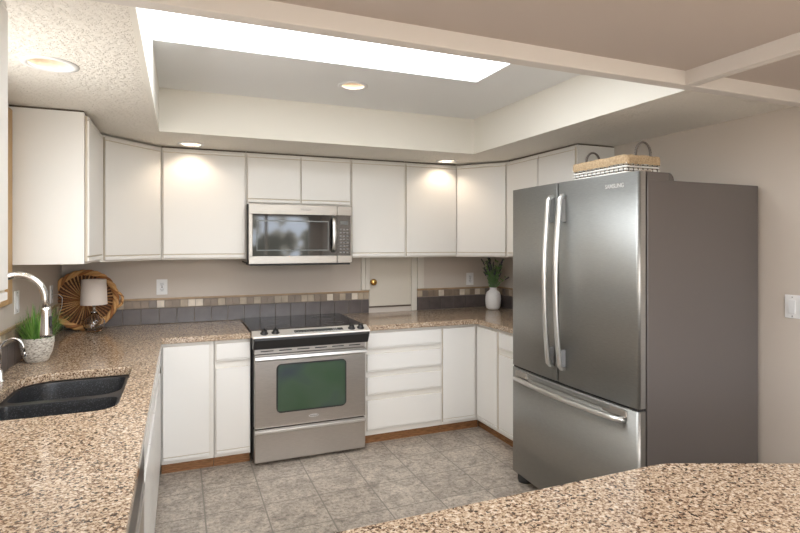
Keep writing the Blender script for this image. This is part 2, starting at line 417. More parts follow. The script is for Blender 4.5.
# ------------------------------------------------------------------ cabinets
def place(x, y, deg): return Matrix.Translation((x, y, 0)) @ Matrix.Rotation(R(deg), 4, 'Z')
def leaf(par, T, x0, x1, z0, z1, name, style='door', th=.020):
    """slab front with a finger lip along top and bottom; local front faces -y at y=0"""
    w = MB(['white', 'white_edge'], T)
    w.box((x0, -.012, z0), (x1, -.0005, z1), 'white_edge')
    if style == 'door':
        w.box((x0+.0015, -th, z0+.030), (x1-.0015, -.010, z1-.022), 'white')
        w.box((x0+.0015, -th+.001, z0), (x1-.0015, -.010, z0+.022), 'white')
        w.box((x0+.0015, -th+.003, z1-.016), (x1-.0015, -.010, z1), 'white')
    elif style == 'base':
        w.box((x0+.0015, -th, z0+.026), (x1-.0015, -.010, z1), 'white')
        w.box((x0+.0015, -th+.001, z0), (x1-.0015, -.010, z0+.020), 'white')
    else:
        w.box((x0+.0015, -th, z0+.018), (x1-.0015, -.010, z1), 'white')
        w.prismx([(-th+.006, z0), (-.010, z0), (-.010, z0+.017), (-th-.001, z0+.017)], x0+.0015, x1-.0015, 'white')
    return w.build(name, par, bevel=.0022)

def upper(loc, T, wid, dep, z0, z1, doors, label, grp='white wall cabinets', poly=None, lipgap=.012):
    t = thing('wall_cabinet', loc, label, 'cabinet', grp)
    w = MB(['frame', 'gap', 'white'], T)
    if poly: w.prism(poly, z0, z1-.004, 'frame')
    else: w.box((0, 0, z0), (wid, dep, z1-.004), 'frame')
    if not poly: w.box((.002, .003, z1-.004), (wid-.002, dep, z1+.006), 'gap')
    w.build('cabinet_body', t, bevel=.0015)
    for x0, x1 in doors: leaf(t, T, x0, x1, z0+.012, z1-.018, 'door')
    return t
UZ0, UZ1 = 1.41, 2.2135
UY, UXL, UXR = 4.165, -.462, 2.540
# left wall: near the camera
upper((XL, .9, UZ0), place(UXL, .88, 90), .92, UXL-XL-.002, 1.36, UZ1, [(.012, .455), (.463, .912)], 'white wall cabinet near the window, cut off by the left frame edge')
# left wall: far side of the window, end panel faces the camera
t = upper((XL, 3.20, UZ0), place(UXL, 3.205, 90), .595, UXL-XL-.002, UZ0+.01, UZ1, [(.018, .585)], 'white wall cabinet showing its plain side panel beside the sink window')
w = MB(['white']); w.box((XL+.002, 3.199, UZ0+.01), (UXL+.001, 3.207, UZ1-.004)); w.build('side_panel', t, bevel=.001)
# left diagonal corner
def diag(p, q): # place local x axis from p to q
    a = math.degrees(math.atan2(q[1]-p[1], q[0]-p[0])); return place(p[0], p[1], a), math.dist(p, q)
p, q = (UXL, 3.803), (-.125, UY)
T, L = diag(p, q)
Ti = T.inverted()
def loc2(pts): return [tuple((Ti @ Vector((a, b, 0)))[:2]) for a, b in pts]
upper((-.5, 4.3, UZ0), T, L, 0, UZ0, UZ1, [(.022, L-.022)], 'white diagonal corner wall cabinet above the lamp and wicker tray', poly=loc2([p, q, (-.125, YB-.002), (XL+.002, YB-.002), (XL+.002, 3.803)]))
# back run
upper((.16, YB, UZ0), place(-.123, UY, 0), .583, YB-UY-.002, UZ0, UZ1, [(.012, .572)], 'wide single-door white wall cabinet left of the microwave')
upper((.86, YB, UZ0), place(.462, UY, 0), .815, YB-UY-.002, 1.825, UZ1, [(.008, .405), (.413, .808)], 'short two-door white wall cabinet above the microwave')
upper((1.5, YB, UZ0), place(1.279, UY, 0), .476, YB-UY-.002, UZ0, UZ1, [(.008, .470)], 'white wall cabinet directly right of the microwave')
upper((2.0, YB, UZ0), place(1.757, UY, 0), .488, YB-UY-.002, UZ0, UZ1, [(.008, .482)], 'white wall cabinet lit by the right downlight')
p, q = (2.247, UY), (UXR, 3.80)
T, L = diag(p, q); Ti = T.inverted()
upper((2.6, 4.3, UZ0), T, L, 0, UZ0, UZ1, [(.014, L-.014)], 'white diagonal corner wall cabinet above the lavender vase', poly=loc2([p, q, (XR-.002, 3.80), (XR-.002, YB-.002), (2.247, YB-.002)]))
t = upper((XR, 3.4, UZ0), place(UXR, 3.797, -90), .842, XR-UXR-.002, UZ0, UZ1, [(.012, .425), (.433, .834)], 'two-door white wall cabinet on the right wall behind the refrigerator')
w = MB(['white']); w.box((UXR-.001, 2.949, UZ0), (XR-.002, 2.955, UZ1-.004)); w.build('side_panel', t, bevel=.001)

def base(loc, T, wid, dep, fronts, label, poly=None, kick=True, kx=None):
    t = thing('base_cabinet', loc, label, 'cabinet', 'white base cabinets')
    w = MB(['frame'], T)
    if poly: w.prism(poly, .075, .868)
    else: w.box((0.001, 0, .075), (wid-.001, dep, .868))
    w.build('cabinet_body', t, bevel=.0015)
    if kick:
        k = MB('oak', T); a, b = kx or (0.001, wid-.001)
        k.box((a, .045, 0), (b, .060, .075)); k.build('toe_kick', t)
    for x0, x1, z0, z1, st in fronts: leaf(t, T, x0, x1, z0, z1, 'drawer' if st == 'drawer' else 'door', st)
    return t
BY, BXL, BXR = 3.832, -.135, 2.262
DT = .085
# back run, left of the range
base((0, 4.1, 0), place(-.115, BY, 0), .328, YB-BY-.002, [(.010, .300, .10, .848, 'base')], 'white base cabinet with one door in the left inner corner', kx=(.001, .327))
base((.3, 4.1, 0), place(.215, BY, 0), .238, YB-BY-.002, [(.010, .232, .725, .848, 'drawer'), (.010, .232, .10, .682, 'base')], 'narrow white base cabinet with a drawer, immediately left of the range')
# right of the range
base((1.6, 4.1, 0), place(1.282, BY, 0), .648, YB-BY-.002, [(.020, .640, .725, .848, 'drawer'), (.020, .640, .552, .690, 'drawer'), (.020, .640, .378, .516, 'drawer'), (.020, .640, .112, .342, 'drawer')], 'white base cabinet with a stack of four drawers')
t = base((2.4, 4.1, 0), place(1.931, BY, 0), .331, .001, [(.008, .300, .10, .848, 'base')], 'white corner base cabinet whose two doors meet at the inside corner', kx=(0, .36), poly=[(0, 0), (.331, 0), (.331, .338), (XR-1.931-.002, .338), (XR-1.931-.002, YB-BY-.002), (0, YB-BY-.002)])
# its second leaf belongs to the corner cabinet and faces the left
Tr = place(BXR, BY, -90)
w = MB('frame', Tr); w.box((.0, 0, .075), (.338, .30, .868)); w.build('corner_body', t, bevel=.001)
leaf(t, Tr, .030, .325, .10, .848, 'door', 'base')
k = MB('oak', Tr); k.box((-.06, .045, 0), (.337, .060, .075)); k.build('toe_kick', t)
base((2.5, 3.2, 0), place(BXR, BY-.339, -90), .530, XR-BXR-.002, [(.010, .520, .725, .848, 'drawer'), (.010, .520, .10, .682, 'base')], 'white base cabinet with a drawer, half hidden by the refrigerator')
# left run under the sink; local x runs +y
def TLc(y): return place(BXL, y, 90)
base((XL, 3.4, 0), TLc(2.935), .78, 0, [(.010, .445, .725, .848, 'drawer'), (.453, .880, .725, .848, 'drawer'), (.010, .445, .10, .682, 'base'), (.453, .880, .10, .682, 'base')], 'white base cabinet on the left run between sink and corner', poly=[(.09, 0), (.893, 0), (.893, .64), (.09, .64)])
base((XL, 2.6, 0), TLc(2.035), .9, 0, [(.010, .445, .725, .848, 'drawer'), (.453, .890, .725, .848, 'drawer'), (.010, .445, .10, .682, 'base'), (.453, .890, .10, .682, 'base')], 'white sink base cabinet under the black sink', poly=[(0, 0), (.985, 0), (.985, .02), (.02, .02), (.02, .64), (0, .64)])
base((XL, 1.0, 0), TLc(.55), .83, .64, [(.010, .41, .10, .848, 'base'), (.418, .82, .10, .848, 'base')], 'white base cabinet on the left run nearest the camera')
# dishwasher
t = thing('dishwasher', (XL, 1.9, 0), 'stainless dishwasher under the left counter, seen edge on', 'dishwasher')
w = MB(['blackmatte'], TLc(1.385)); w.box((.01, .01, .04), (.63, .60, .865)); w.build('tub', t)
w = MB(['steel'], TLc(1.385)); w.box((.006, -.022, .10), (.638, .01, .74)); w.build('door', t, bevel=.004)
w = MB(['black'], TLc(1.385)); w.box((.006, -.022, .745), (.638, .01, .860)); w.build('control_panel', t, bevel=.004)
w = MB(['handle'], TLc(1.385)); w.box((.04, -.027, .700), (.60, -.021, .728)); w.build('handle', t)

# ------------------------------------------------------------------ worktops
def arc(cx, cy, r, a0, a1, n=8): return [(cx+r*math.cos(R(a0+(a1-a0)*i/n)), cy+r*math.sin(R(a0+(a1-a0)*i/n))) for i in range(n+1)]
sink_cut = arc(-.255, 2.958, .035, 90, 0, 5)+arc(-.305, 2.345, .085, 0, -90, 8)+arc(-.60, 2.34, .08, -90, -180, 6)+arc(-.53, 2.84, .150, 180, 90, 10)
XC = -.108
w = MB('granite'); w.plate([(XL+.001, .5), (XC, .5), (XC, 3.80), (.453, 3.80), (.453, YB-.001), (XL+.001, YB-.001)], [sink_cut], .870, .910)
tag(w.build('countertop', bevel=.006), 'speckled tan granite countertop with the black sink, turning the left corner', 'countertop')
w = MB('granite'); w.plate([(1.280, 3.79), (2.19, 3.79)]+[(2.215, 3.782), (2.232, 3.755), (2.232, 2.962), (XR-.001, 2.962), (XR-.001, YB-.001), (1.280, YB-.001)], [], .870, .910)
tag(w.build('countertop', bevel=.006), 'speckled tan granite countertop in the right corner under the lavender vase', 'countertop')
# peninsula
pen = [(.12, .42), (.12, 1.112)]+[(1.05, 1.112)]+arc(1.215, .912, .20, 90, 67, 7)+[(XR-.001, .445), (XR-.001, -.28), (1.15, .42)]
w = MB('granite'); w.plate(pen, [], .868, .910)
tag(w.build('peninsula_countertop', bevel=.008), 'speckled tan granite peninsula top in the foreground with a clipped corner', 'countertop')
w = MB('white'); w.prism([(.22, .52), (.22, .98), (1.15, .98), (XR-.002, .26), (XR-.002, -.16), (1.16, .52)], .0, .867)
tag(w.build('peninsula_cabinet', bevel=.003), 'white base under the foreground granite peninsula', 'cabinet')

# ------------------------------------------------------------------ sink
t = thing('kitchen_sink', (-.46, 2.65, .70), 'black composite double bowl sink set under the granite', 'sink')
def rrect(x0, x1, y0, y1, r, n=6):
    return arc(x1-r, y1-r, r, 90, 0, n)+arc(x1-r, y0+r, r, 0, -90, n)+arc(x0+r, y0+r, r, -90, -180, n)+arc(x0+r, y1-r, r, 180, 90, n)
def shrink(pts, k):
    cx = sum(p[0] for p in pts)/len(pts); cy = sum(p[1] for p in pts)/len(pts)
    return [(cx+(p[0]-cx)*k, cy+(p[1]-cy)*k) for p in pts]
b1 = arc(-.285, 2.935, .04, 90, 0, 6)+arc(-.34, 2.745, .095, 0, -90, 6)+arc(-.62, 2.70, .05, -90, -180, 6)+arc(-.53, 2.83, .14, 180, 90, 8)
b2 = arc(-.285, 2.565, .04, 90, 0, 6)+arc(-.325, 2.355, .08, 0, -90, 6)+arc(-.60, 2.345, .07, -90, -180, 6)+arc(-.64, 2.575, .03, 180, 90, 6)
rim = [(-.20, 3.02), (-.20, 2.248), (-.72, 2.248), (-.72, 3.02)]
w = MB('sink')
w.plate(rim, [b1, b2], .850, .868)
for bw in (b1, b2):
    prev = bw; zp = .868
    rings = [[w.v((p[0], p[1], z)) for p in shrink(bw, k)] for k, z in ((1, .868), (.985, .852), (.955, .72), (.90, .695), (.5, .690))]
    for A, B in zip(rings, rings[1:]):
        for i in range(len(A)): w.f([A[i], A[(i+1) % len(A)], B[(i+1) % len(A)], B[i]], 0, True)
    w.f(rings[-1])
w.build('sink_bowls', t, recalc=False)
for (cx, cy) in ((-.45, 2.83), (-.46, 2.45)):
    MB('chrome').lathe([(0, .006), (.03, .004), (.042, .006), (.044, .0)], (cx, cy, .6905), 24).build('drain', t)

# ------------------------------------------------------------------ faucets
t = thing('kitchen_faucet', (-.735, 2.70, .91), 'brushed nickel gooseneck faucet with pull down spray head', 'faucet')
bx, by = -.735, 2.70
MB('chrome').lathe([(.032, 0), (.032, .012), (.024, .02), (.021, .10), (.019, .14), (.0, .142)], (bx, by, .91), 24).build('base', t)
a = [(bx, by, 1.02), (bx, by, 1.24)]+[(bx+.098-.098*math.cos(R(k)), by+.02*k/180, 1.29+.105*math.sin(R(k))) for k in range(0, 181, 12)]+[(bx+.199, by+.02, 1.235)]
MB('chrome').tube(a, .0145, 14).build('spout', t)
hd = MB(['chrome', 'black']); hx, hy = bx+.2, by+.022
hd.lathe([(.0, .13), (.016, .13), (.019, .115), (.021, .05), (.024, .012), (.024, .0), (.018, -.002), (0, -.002)], (hx, hy, 1.125), 20, 'chrome')
h = hd.build('spray_head', t)
MB('black').box((hx+.012, hy-.019, 1.165), (hx+.024, hy-.006, 1.215)).build('button', h, bevel=.003)
MB('chrome').tube([(bx, by-.02, .985), (bx, by-.05, 1.0), (bx+.02, by-.11, 1.04)], [.010, .008, .006], 10).build('lever', t)
t = thing('drinking_water_tap', (-.745, 2.86, .91), 'small slim nickel water tap in front of the grass pot', 'tap')
bx, by = -.742, 2.88
MB('chrome').lathe([(.020, 0), (.020, .006), (.013, .012), (.011, .055), (.0, .056)], (bx, by, .91), 18).build('base', t)
a = [(bx, by, .95), (bx, by, 1.05)]+[(bx+.045-.045*math.cos(R(k)), by, 1.052+.050*math.sin(R(k))) for k in range(0, 171, 17)]+[(bx+.092, by, 1.03)]
MB('chrome').tube(a, .006, 10).build('spout', t)
MB('chrome').lathe([(.008, 0), (.009, .016), (.006, .02)], (bx+.092, by, 1.018), 12).build('nozzle', t)
MB('chrome').tube([(bx+.085, by, 1.024), (bx+.105, by, 1.022)], .004, 8).build('lever', t)

# ------------------------------------------------------------------ recessed lights
cl = ['round recessed downlight in the lower ceiling above the wide wall cabinet', 'round recessed downlight over the right end of the back wall cabinets', 'large round recessed downlight above the sink counter at upper left', 'round recessed downlight in the raised ceiling beside the skylight']
for (a, b, z, r), lb in zip(CANS, cl):
    t = thing('recessed_light', (a, b, z), lb, 'ceiling light', 'recessed downlights')
    MB('plate').lathe([(r-.006, .004), (r-.006, -.003), (r+.004, -.006), (r+.020, -.003), (r+.020, 0)], (a, b, z-.0005), 40, caps=False).build('trim_ring', t)
    MB('baffle').lathe([(r-.005, .0), (r-.012, .045), (r-.030, .085), (0, .09)], (a, b, z), 40, caps=False).build('reflector', t, recalc=False)
    MB('bulb').lathe([(0, .058), (.020, .060), (.030, .068), (.030, .088)], (a, b, z), 24, caps=False).build('bulb', t)
    l = bpy.data.lights.new('downlight', 'SPOT'); l.energy = CAN_POWER*(.6 if r > .07 else 1.0); l.color = (1, .80, .60); l.spot_size = R(135); l.spot_blend = .6; l.shadow_soft_size = .03
    lo = bpy.data.objects.new('downlight', l); scene.collection.objects.link(lo); lo.location = (a, b, z+.045)

# ------------------------------------------------------------------ microwave
X0, X1, YM, Z0, Z1 = .464, 1.262, 4.03, 1.375, 1.818
X1 = 1.250
t = thing('microwave', (.86, 4.3, 1.375), 'stainless over-the-range microwave with black window', 'microwave')
w = MB(['mwsteel', 'blackmatte']); w.box((X0-.006, YM+.035, Z0+.012), (X1+.006, YB-.002, Z1)); w.box((X0, YM+.02, Z0), (X1, YB-.01, Z0+.012), 'blackmatte'); w.build('housing', t, bevel=.003)
MB('blackmatte').box((X0-.006, YM+.034, Z0), (X0+.0005, YM+.06, Z1)).build('side_gap', t)
MB('blackmatte').box((X0+.012, YM+.008, Z0-.013), (X1-.012, YM+.30, Z0-.0005)).build('underside_vent', t, bevel=.003)
xd = 1.128
w = MB('mwsteel'); w.box((X0, YM, Z1-.075), (xd, YM+.034, Z1)).box((X0, YM, Z0), (xd, YM+.034, Z0+.058)).box((X0, YM, Z0+.058), (X0+.028, YM+.034, Z1-.075)); dr = w.build('door', t, bevel=.003)
w = MB('blackglass'); w.box((X0+.028, YM+.002, Z0+.058), (xd, YM+.03, Z1-.075)); w.build('window', dr)
w = MB('display'); 
for a, b in (((X0+.055, YM, 1.48), (X0+.062, YM+.003, 1.69)), ((1.055, YM, 1.48), (1.062, YM+.003, 1.69)), ((X0+.055, YM, 1.69), (1.062, YM+.003, 1.70)), ((X0+.055, YM, 1.472), (1.062, YM+.003, 1.48))): w.box(a, b)
w.build('window_mask', dr)
w = MB('mwsteel'); w.box((xd+.002, YM, Z1-.075), (X1, YM+.034, Z1)).box((xd+.002, YM, Z0), (X1, YM+.034, Z0+.058)).box((X1-.012, YM, Z0+.058), (X1, YM+.034, Z1-.075)); w.build('panel_frame', t, bevel=.003)
w = MB('blackglass'); w.box((xd+.002, YM+.001, Z0+.058), (X1-.012, YM+.03, Z1-.075)); cp = w.build('control_panel', t)
MB('display').box((1.155, YM-.0005, 1.672), (1.218, YM+.004, 1.702)).build('display', cp)
w = MB('key')
for r_ in range(8):
    for c_ in range(3): w.box((1.150+c_*.027, YM-.0005, 1.452+r_*.0255), (1.166+c_*.027, YM+.003, 1.462+r_*.0255))
w.build('keypad', cp)
hpts = [(1.098, YM+.004, 1.465), (1.098, YM-.028, 1.485)]+[(1.098, YM-.030-.012*math.sin(math.pi*i/8), 1.485+.225*i/8) for i in range(1, 8)]+[(1.098, YM-.028, 1.71), (1.098, YM+.004, 1.73)]
MB('handle').tube(hpts, .017, 12, flat=.55).build('handle', dr)
FR = Matrix.Rotation(R(90), 4, 'X')
text('logo', 'Whirlpool', .019, Matrix.Translation((.885, YM-.001, 1.783)) @ FR, 'inkdark', t)
e_ = [(.885+.040*math.cos(2*math.pi*i/40), YM-.0008, 1.787+.011*math.sin(2*math.pi*i/40)) for i in range(6, 36)]
MB('inkdark').tube(e_, .0009, 5).build('logo_ring', t)

# ------------------------------------------------------------------ range
RX0, RX1, RY = .462, 1.268, 3.775
t = thing('kitchen_range', (.876, 4.1, 0), 'stainless slide-in range with black glass cooktop and green tinted oven window', 'oven')
w = MB('blackmatte'); w.box((RX0, RY+.03, .03), (RX1, 4.44, .895)); w.build('body', t, bevel=.003)
w = MB('cooktop'); w.box((RX0-.008, RY-.005, .912), (RX1+.008, 4.485, .924)); w.build('cooktop', t, bevel=.003)
# sloped control panel
M['strip'] = mat('control_strip_steel', (.78, .75, .71), .5, .6)
prof = [(RY+.005, .926), (RY-.012, .926), (RY-.098, .900), (RY-.100, .888), (RY+.005, .880)]
w = MB('strip'); w.prismx(prof, RX0-.010, RX1+.010); cpn = w.build('control_panel', t, bevel=.003)
w = MB('black'); w.prismx([(RY+.01, .888), (RY-.099, .888), (RY-.100, .872), (RY-.062, .806), (RY+.01, .806)], RX0-.006, RX1+.006); w.build('lower_fascia', t, bevel=.004)
sl = math.atan2(.026, .086)
CT = Matrix.Translation((0, RY-.055, .9131)) @ Matrix.Rotation(sl, 4, 'X')
for kx in (.530, .606, 1.150, 1.218):
    w = MB('black', CT @ Matrix.Translation((kx, 0, 0))); w.lathe([(.027, 0), (.027, .004), (.019, .008), (.018, .022), (.014, .026), (0, .026)], n=24); w.box((-.004, -.018, .02), (.004, .018, .031)); w.build('knob', t)
w = MB('black', CT); w.box((.735, -.016, 0), (1.085, .020, .0012)); dp = w.build('display_panel', t)
w = MB('display', CT); w.box((.86, -.004, .0012), (1.0, .018, .0018)); w.build('display', dp)
w = MB('plate_r', CT)
for i in range(16): w.box((.722+i*.0245, -.022, .0012), (.734+i*.0245, -.017, .0017))
for i in range(7): w.box((.722+i*.019, -.006, .0012), (.730+i*.019, -.002, .0017))
for i in range(3): w.box((1.012+i*.013, -.012, .0012), (1.016+i*.013, .018, .0017))
w.build('keypad', dp)
# burner rings on the glass
for (a, b, r_) in ((.66, 3.95, .09), (1.08, 3.95, .075), (.66, 4.28, .075), (1.08, 4.28, .10)):
    w = MB('key'); w.tube([(a+r_*math.cos(2*math.pi*i/40), b+r_*math.sin(2*math.pi*i/40), .9238) for i in range(40)], .0008, 4, closed=True); w.build('burner_ring', t)
# vent strip, door, drawer
w = MB(['steel', 'black']); w.box((RX0+.008, RY-.014, .765), (RX1-.002, RY+.03, .800))
for i in range(6): 
    a = RX0+.050+i*.126
    w.box((a, RY-.0155, .779), (a+.088, RY-.010, .787), 'black')
w.build('vent_strip', t, bevel=.002)
w = MB('steel'); dx0, dx1 = RX0+.008, RX1-.002
w.box((dx0, RY-.030, .258), (dx1, RY+.03, .762)); dr = w.build('oven_door', t, bevel=.006)
ov = rrect(.616, 1.118, .352, .692, .035)
def rr_y(name, pts, y0, y1, mm, par, bev=0):
    w = MB(mm); a = [w.v((p[0], y0, p[1])) for p in pts]; b = [w.v((p[0], y1, p[1])) for p in pts]; n = len(pts)
    w.f(a); w.f(b[::-1])
    for i in range(n): w.f([a[i], b[i], b[(i+1) % n], a[(i+1) % n]])
    return w.build(name, par, bevel=bev)
rr_y('window_frame', ov, RY-.032, RY-.025, 'black', dr)
rr_y('window', rrect(.626, 1.108, .362, .682, .02), RY-.0335, RY-.025, 'ovenglass', dr)
hp = [(RY-.030, .758), (RY-.062, .752), (RY-.070, .735), (RY-.055, .722), (RY-.052, .730), (RY-.030, .735)]
w = MB('handle'); w.prismx(hp, dx0, dx1); w.build('handle', dr, bevel=.003)
w = MB('steel'); w.box((dx0, RY-.026, .022), (dx1, RY+.03, .248)); dw = w.build('storage_drawer', t, bevel=.006)
w = MB('handle'); w.prismx([(RY-.026, .246), (RY-.048, .238), (RY-.046, .224), (RY-.034, .218), (RY-.026, .222)], dx0, dx1); w.build('handle', dw, bevel=.002)
rr_y('logo_badge', [(.878+.036*math.cos(2*math.pi*i/28), .308+.011*math.sin(2*math.pi*i/28)) for i in range(28)], RY-.032, RY-.029, 'ink', dr)
text('logo', 'Whirlpool', .014, Matrix.Translation((.878, RY-.0322, .308)) @ FR, 'inkdark', dr)
for kx in (RX0+.05, RX1-.05): MB('blackmatte').lathe([(.018, 0), (.018, .01), (.012, .03)], (kx, RY+.06, 0), 14).build('foot', t)

# ------------------------------------------------------------------ refrigerator
FX, FY0, FY1, FB = 2.0, 1.909, 2.950, 2.853
t = thing('refrigerator', (2.43, 2.43, 0), 'tall grey french door refrigerator with a bottom freezer drawer', 'refrigerator')
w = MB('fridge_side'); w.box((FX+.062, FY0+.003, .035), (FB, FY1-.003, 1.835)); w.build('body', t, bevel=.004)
ymid = 2.470
def bulge(y):
    u = (y-FY0)/(FY1-FY0)*2-1; return FX-.020*(1-u*u)+.004
def door_poly(y0, y1, r0, r1):
    pts = []
    for i in range(7):
        a = i/6*math.pi/2; pts.append((bulge(y0+r0)+r0*(1-math.sin(a)), y0+r0*(1-math.cos(a))))
    for i in range(1, 12):
        y = y0+r0+(y1-y0-r0-r1)*i/12; pts.append((bulge(y), y))
    for i in range(7):
        a = i/6*math.pi/2; pts.append((bulge(y1-r1)+r1*(1-math.cos(a)), y1-r1*(1-math.sin(a))))
    return pts+[(FX+.048, y1), (FX+.048, y0)]
def fdoor(name, y0, y1, z0, z1, r0, r1):
    w = MB('fridge'); w.prism(door_poly(y0, y1, r0, r1), z0, z1, smooth=False)
    bmesh.ops.recalc_face_normals(w.bm, faces=w.bm.faces)
    for f in w.bm.faces:
        if abs(f.normal.z) < .3 and f.normal.x < .3: f.smooth = abs(f.normal.y) < .995
    return w.build(name, t)
dR = fdoor('door', FY0, ymid-.005, .742, 1.872, .016, .006)
dL = fdoor('door', ymid+.005, FY1, .742, 1.872, .006, .016)
dF = fdoor('freezer_drawer', FY0, FY1, .058, .728, .016, .016)
MB('blackmatte').box((FX+.044, FY0+.012, .05), (FX+.064, FY1-.012, 1.86)).build('door_gasket', t)
MB('blackmatte').box((FX+.004, ymid-.006, .742), (FX+.046, ymid+.006, 1.86)).box((FX+.012, FY0+.01, .726), (FX+.046, FY1-.01, .744)).build('seam', t)
def fhandle(y, par):
    xb = bulge(y); P = []
    P.append((xb+.002, y, 1.795)); P.append((xb-.022, y, 1.790))
    for i in range(0, 17):
        z = 1.775-.93*i/16; P.append((xb-.034-.030*math.sin(math.pi*i/16), y, z))
    P.append((xb-.022, y, .832)); P.append((xb+.002, y, .828))
    MB('handle').tube(P, .0165, 14, flat=.8).build('handle', par)
    for z in (1.66, .845): MB('key').box((xb-.03, y-.009, z-.012 if z > 1 else z-.02), (xb+.003, y+.009, z+.13 if z > 1 else z+.09)).build('handle_bracket', par, bevel=.003)
fhandle(2.512, dL); fhandle(2.412, dR)
P = [(bulge(2.86)+.002, 2.880, .668), (bulge(2.86)-.022, 2.875, .668)]
for i in range(0, 17):
    y = 2.862-.852*i/16; P.append((bulge(y)-.030-.014*math.sin(math.pi*i/16), y, .672))
P += [(bulge(1.99)-.022, 1.998, .672), (bulge(1.99)+.002, 1.994, .672)]
MB('handle').tube(P, .0165, 14, flat=.9).build('handle', dF)
w = MB('fridge')
w.prism([(bulge(y)-.006, y) for y in [1.985+i*.065 for i in range(14)]]+[(FX+.02, 2.83), (FX+.02, 1.985)], .698, .722); w.build('grip_ledge', dF, bevel=.002)
for y0, y1 in ((1.975, 2.13), (2.76, 2.88)): MB('steel').box((bulge(y0)-.012, y0, .684), (FX+.02, y1, .720)).build('handle_bracket', dF, bevel=.003)
text('logo', 'SAMSUNG', .030, Matrix.Translation((bulge(2.05)-.0015, 2.052, 1.812)) @ Matrix.Rotation(R(-90), 4, 'Z') @ FR, 'ink', dR, sx_=.86, bold=.0006, follow=bulge)
w = MB('fridge_side'); w.prismx([(FY0+.004, 1.834), (FY0+.004, 1.872), (FY0+.09, 1.872), (FY0+.09, 1.834)], FX+.064, FX+.20)
w.lathe([(.0385, 0), (.0385, .085), (0, .086)], (FX+.20, FY0+.09, 1.834), 24, axis='y'); w.build('hinge_cover', t)
MB('chrome').box((FX+.02, FY0+.004, 1.872), (FX+.09, FY0+.03, 1.879)).build('hinge', t)
w = MB('blackmatte'); w.lathe([(.048, 0), (.05, .01), (.05, .035), (.03, .045), (.03, .085)], (FX+.058, FY1-.075, 0), 20); w.build('foot', t)
w = MB('blackmatte'); w.lathe([(.048, 0), (.05, .01), (.05, .035), (.03, .045), (.03, .085)], (FX+.058, FY0+.075, 0), 20); w.build('foot', t)
MB('blackmatte').box((FX+.07, FY0+.02, .0), (FB-.02, FY1-.02, .036)).build('toe_grille', t)

# ------------------------------------------------------------------ basket on the refrigerator
bx0, bx1, by0, by1, bz = 2.10, 2.325, 2.082, 2.470, 1.836
t = thing('storage_basket', (2.2, 2.28, bz), 'rectangular whitewashed wicker basket with burlap liner on top of the refrigerator', 'basket')
w = MB(['wicker_w', 'wicker_g', 'cloth'])
w.box((bx0+.012, by0+.012, bz), (bx1-.012, by1-.012, bz+.008), 'wicker_g')
rows = 8
for k in range(rows):
    z = bz+.009+k*.0155
    per = []
    def side(ax, ay, bx_, by_, n, ph):
        for i in range(n):
            u = i/n; o_ = .004*math.cos(math.pi*(i+ph))
            X_ = ax+(bx_-ax)*u; Y_ = ay+(by_-ay)*u
            nx, ny = (by_-ay), -(bx_-ax); q = math.hypot(nx, ny); per.append((X_+nx/q*o_, Y_+ny/q*o_, z))
    side(bx0, by0, bx1, by0, 14, k); side(bx1, by0, bx1, by1, 24, k); side(bx1, by1, bx0, by1, 14, k); side(bx0, by1, bx0, by0, 24, k)
    w.tube(per, .0062, 6, 'wicker_w', closed=True)
for i in range(12):
    for xx in (bx0, bx1): w.tube([(xx, by0+.016+i*.032, bz), (xx, by0+.016+i*.032, bz+.10)], .004, 6, 'wicker_g')
for i in range(7):
    for yy in (by0, by1): w.tube([(bx0+.016+i*.033, yy, bz), (bx0+.016+i*.033, yy, bz+.10)], .004, 6, 'wicker_g')
w.build('woven_body', t)
w = MB('cloth')
nseg = 72
def rp(i, off, z):
    per = 2*((bx1-bx0)+(by1-by0)); s = (i/nseg)*per; a, b = bx1-bx0, by1-by0
    if s < a: return (bx0+s, by0-off, z)
    s -= a
    if s < b: return (bx1+off, by0+s, z)
    s -= b
    if s < a: return (bx1-s, by1+off, z)
    s -= a
    return (bx0-off, by1-s, z)
random.seed(3); jit = [random.uniform(-.002, .002) for _ in range(nseg)]
rings = []
for off, z in ((-.012, bz+.03), (-.010, bz+.140), (-.002, bz+.147), (.011, bz+.143), (.014, bz+.122), (.012, bz+.098)):
    rings.append([w.v(rp(i, off+jit[i] if z < bz+.13 and off > 0 else off, z+(jit[(i*5) % nseg]*1.4))) for i in range(nseg)])
for A, B in zip(rings, rings[1:]):
    for i in range(nseg): w.f([A[i], A[(i+1) % nseg], B[(i+1) % nseg], B[i]], 0, True)
w.build('liner', t)
for yy, s_ in ((by0-.004, 1), (by1-.030, -1)):
    xm = (bx0+bx1)/2
    P = [(xm-.052, yy, bz+.10)]+[(xm-.050*math.cos(R(k)), yy, bz+.155+.060*math.sin(R(k))) for k in range(0, 181, 15)]+[(xm+.052, yy, bz+.10)]
    w = MB('wicker_g'); w.tube(P, .0058, 8)
    tw = []
    N = 90; import bisect
    for i in range(N):
        u = i/(N-1)*(len(P)-1); j = min(int(u), len(P)-2); q = Vector(P[j]).lerp(Vector(P[j+1]), u-j)
        tw.append(q+Vector((.006*math.cos(i*1.1), .006*math.sin(i*1.1), 0)))
    w.tube(tw, .0022, 5); w.build('handle', t)

# ------------------------------------------------------------------ round wicker tray leaning in the corner
cz = 1.123
t = thing('wicker_tray', (-.63, 4.36, .912), 'round honey wicker tray leaning in the corner behind the lamp', 'tray')
TT = Matrix.Translation((-.628, 4.395, cz)) @ Matrix.Rotation(R(8), 4, 'Z') @ Matrix.Rotation(R(90-10), 4, 'X')
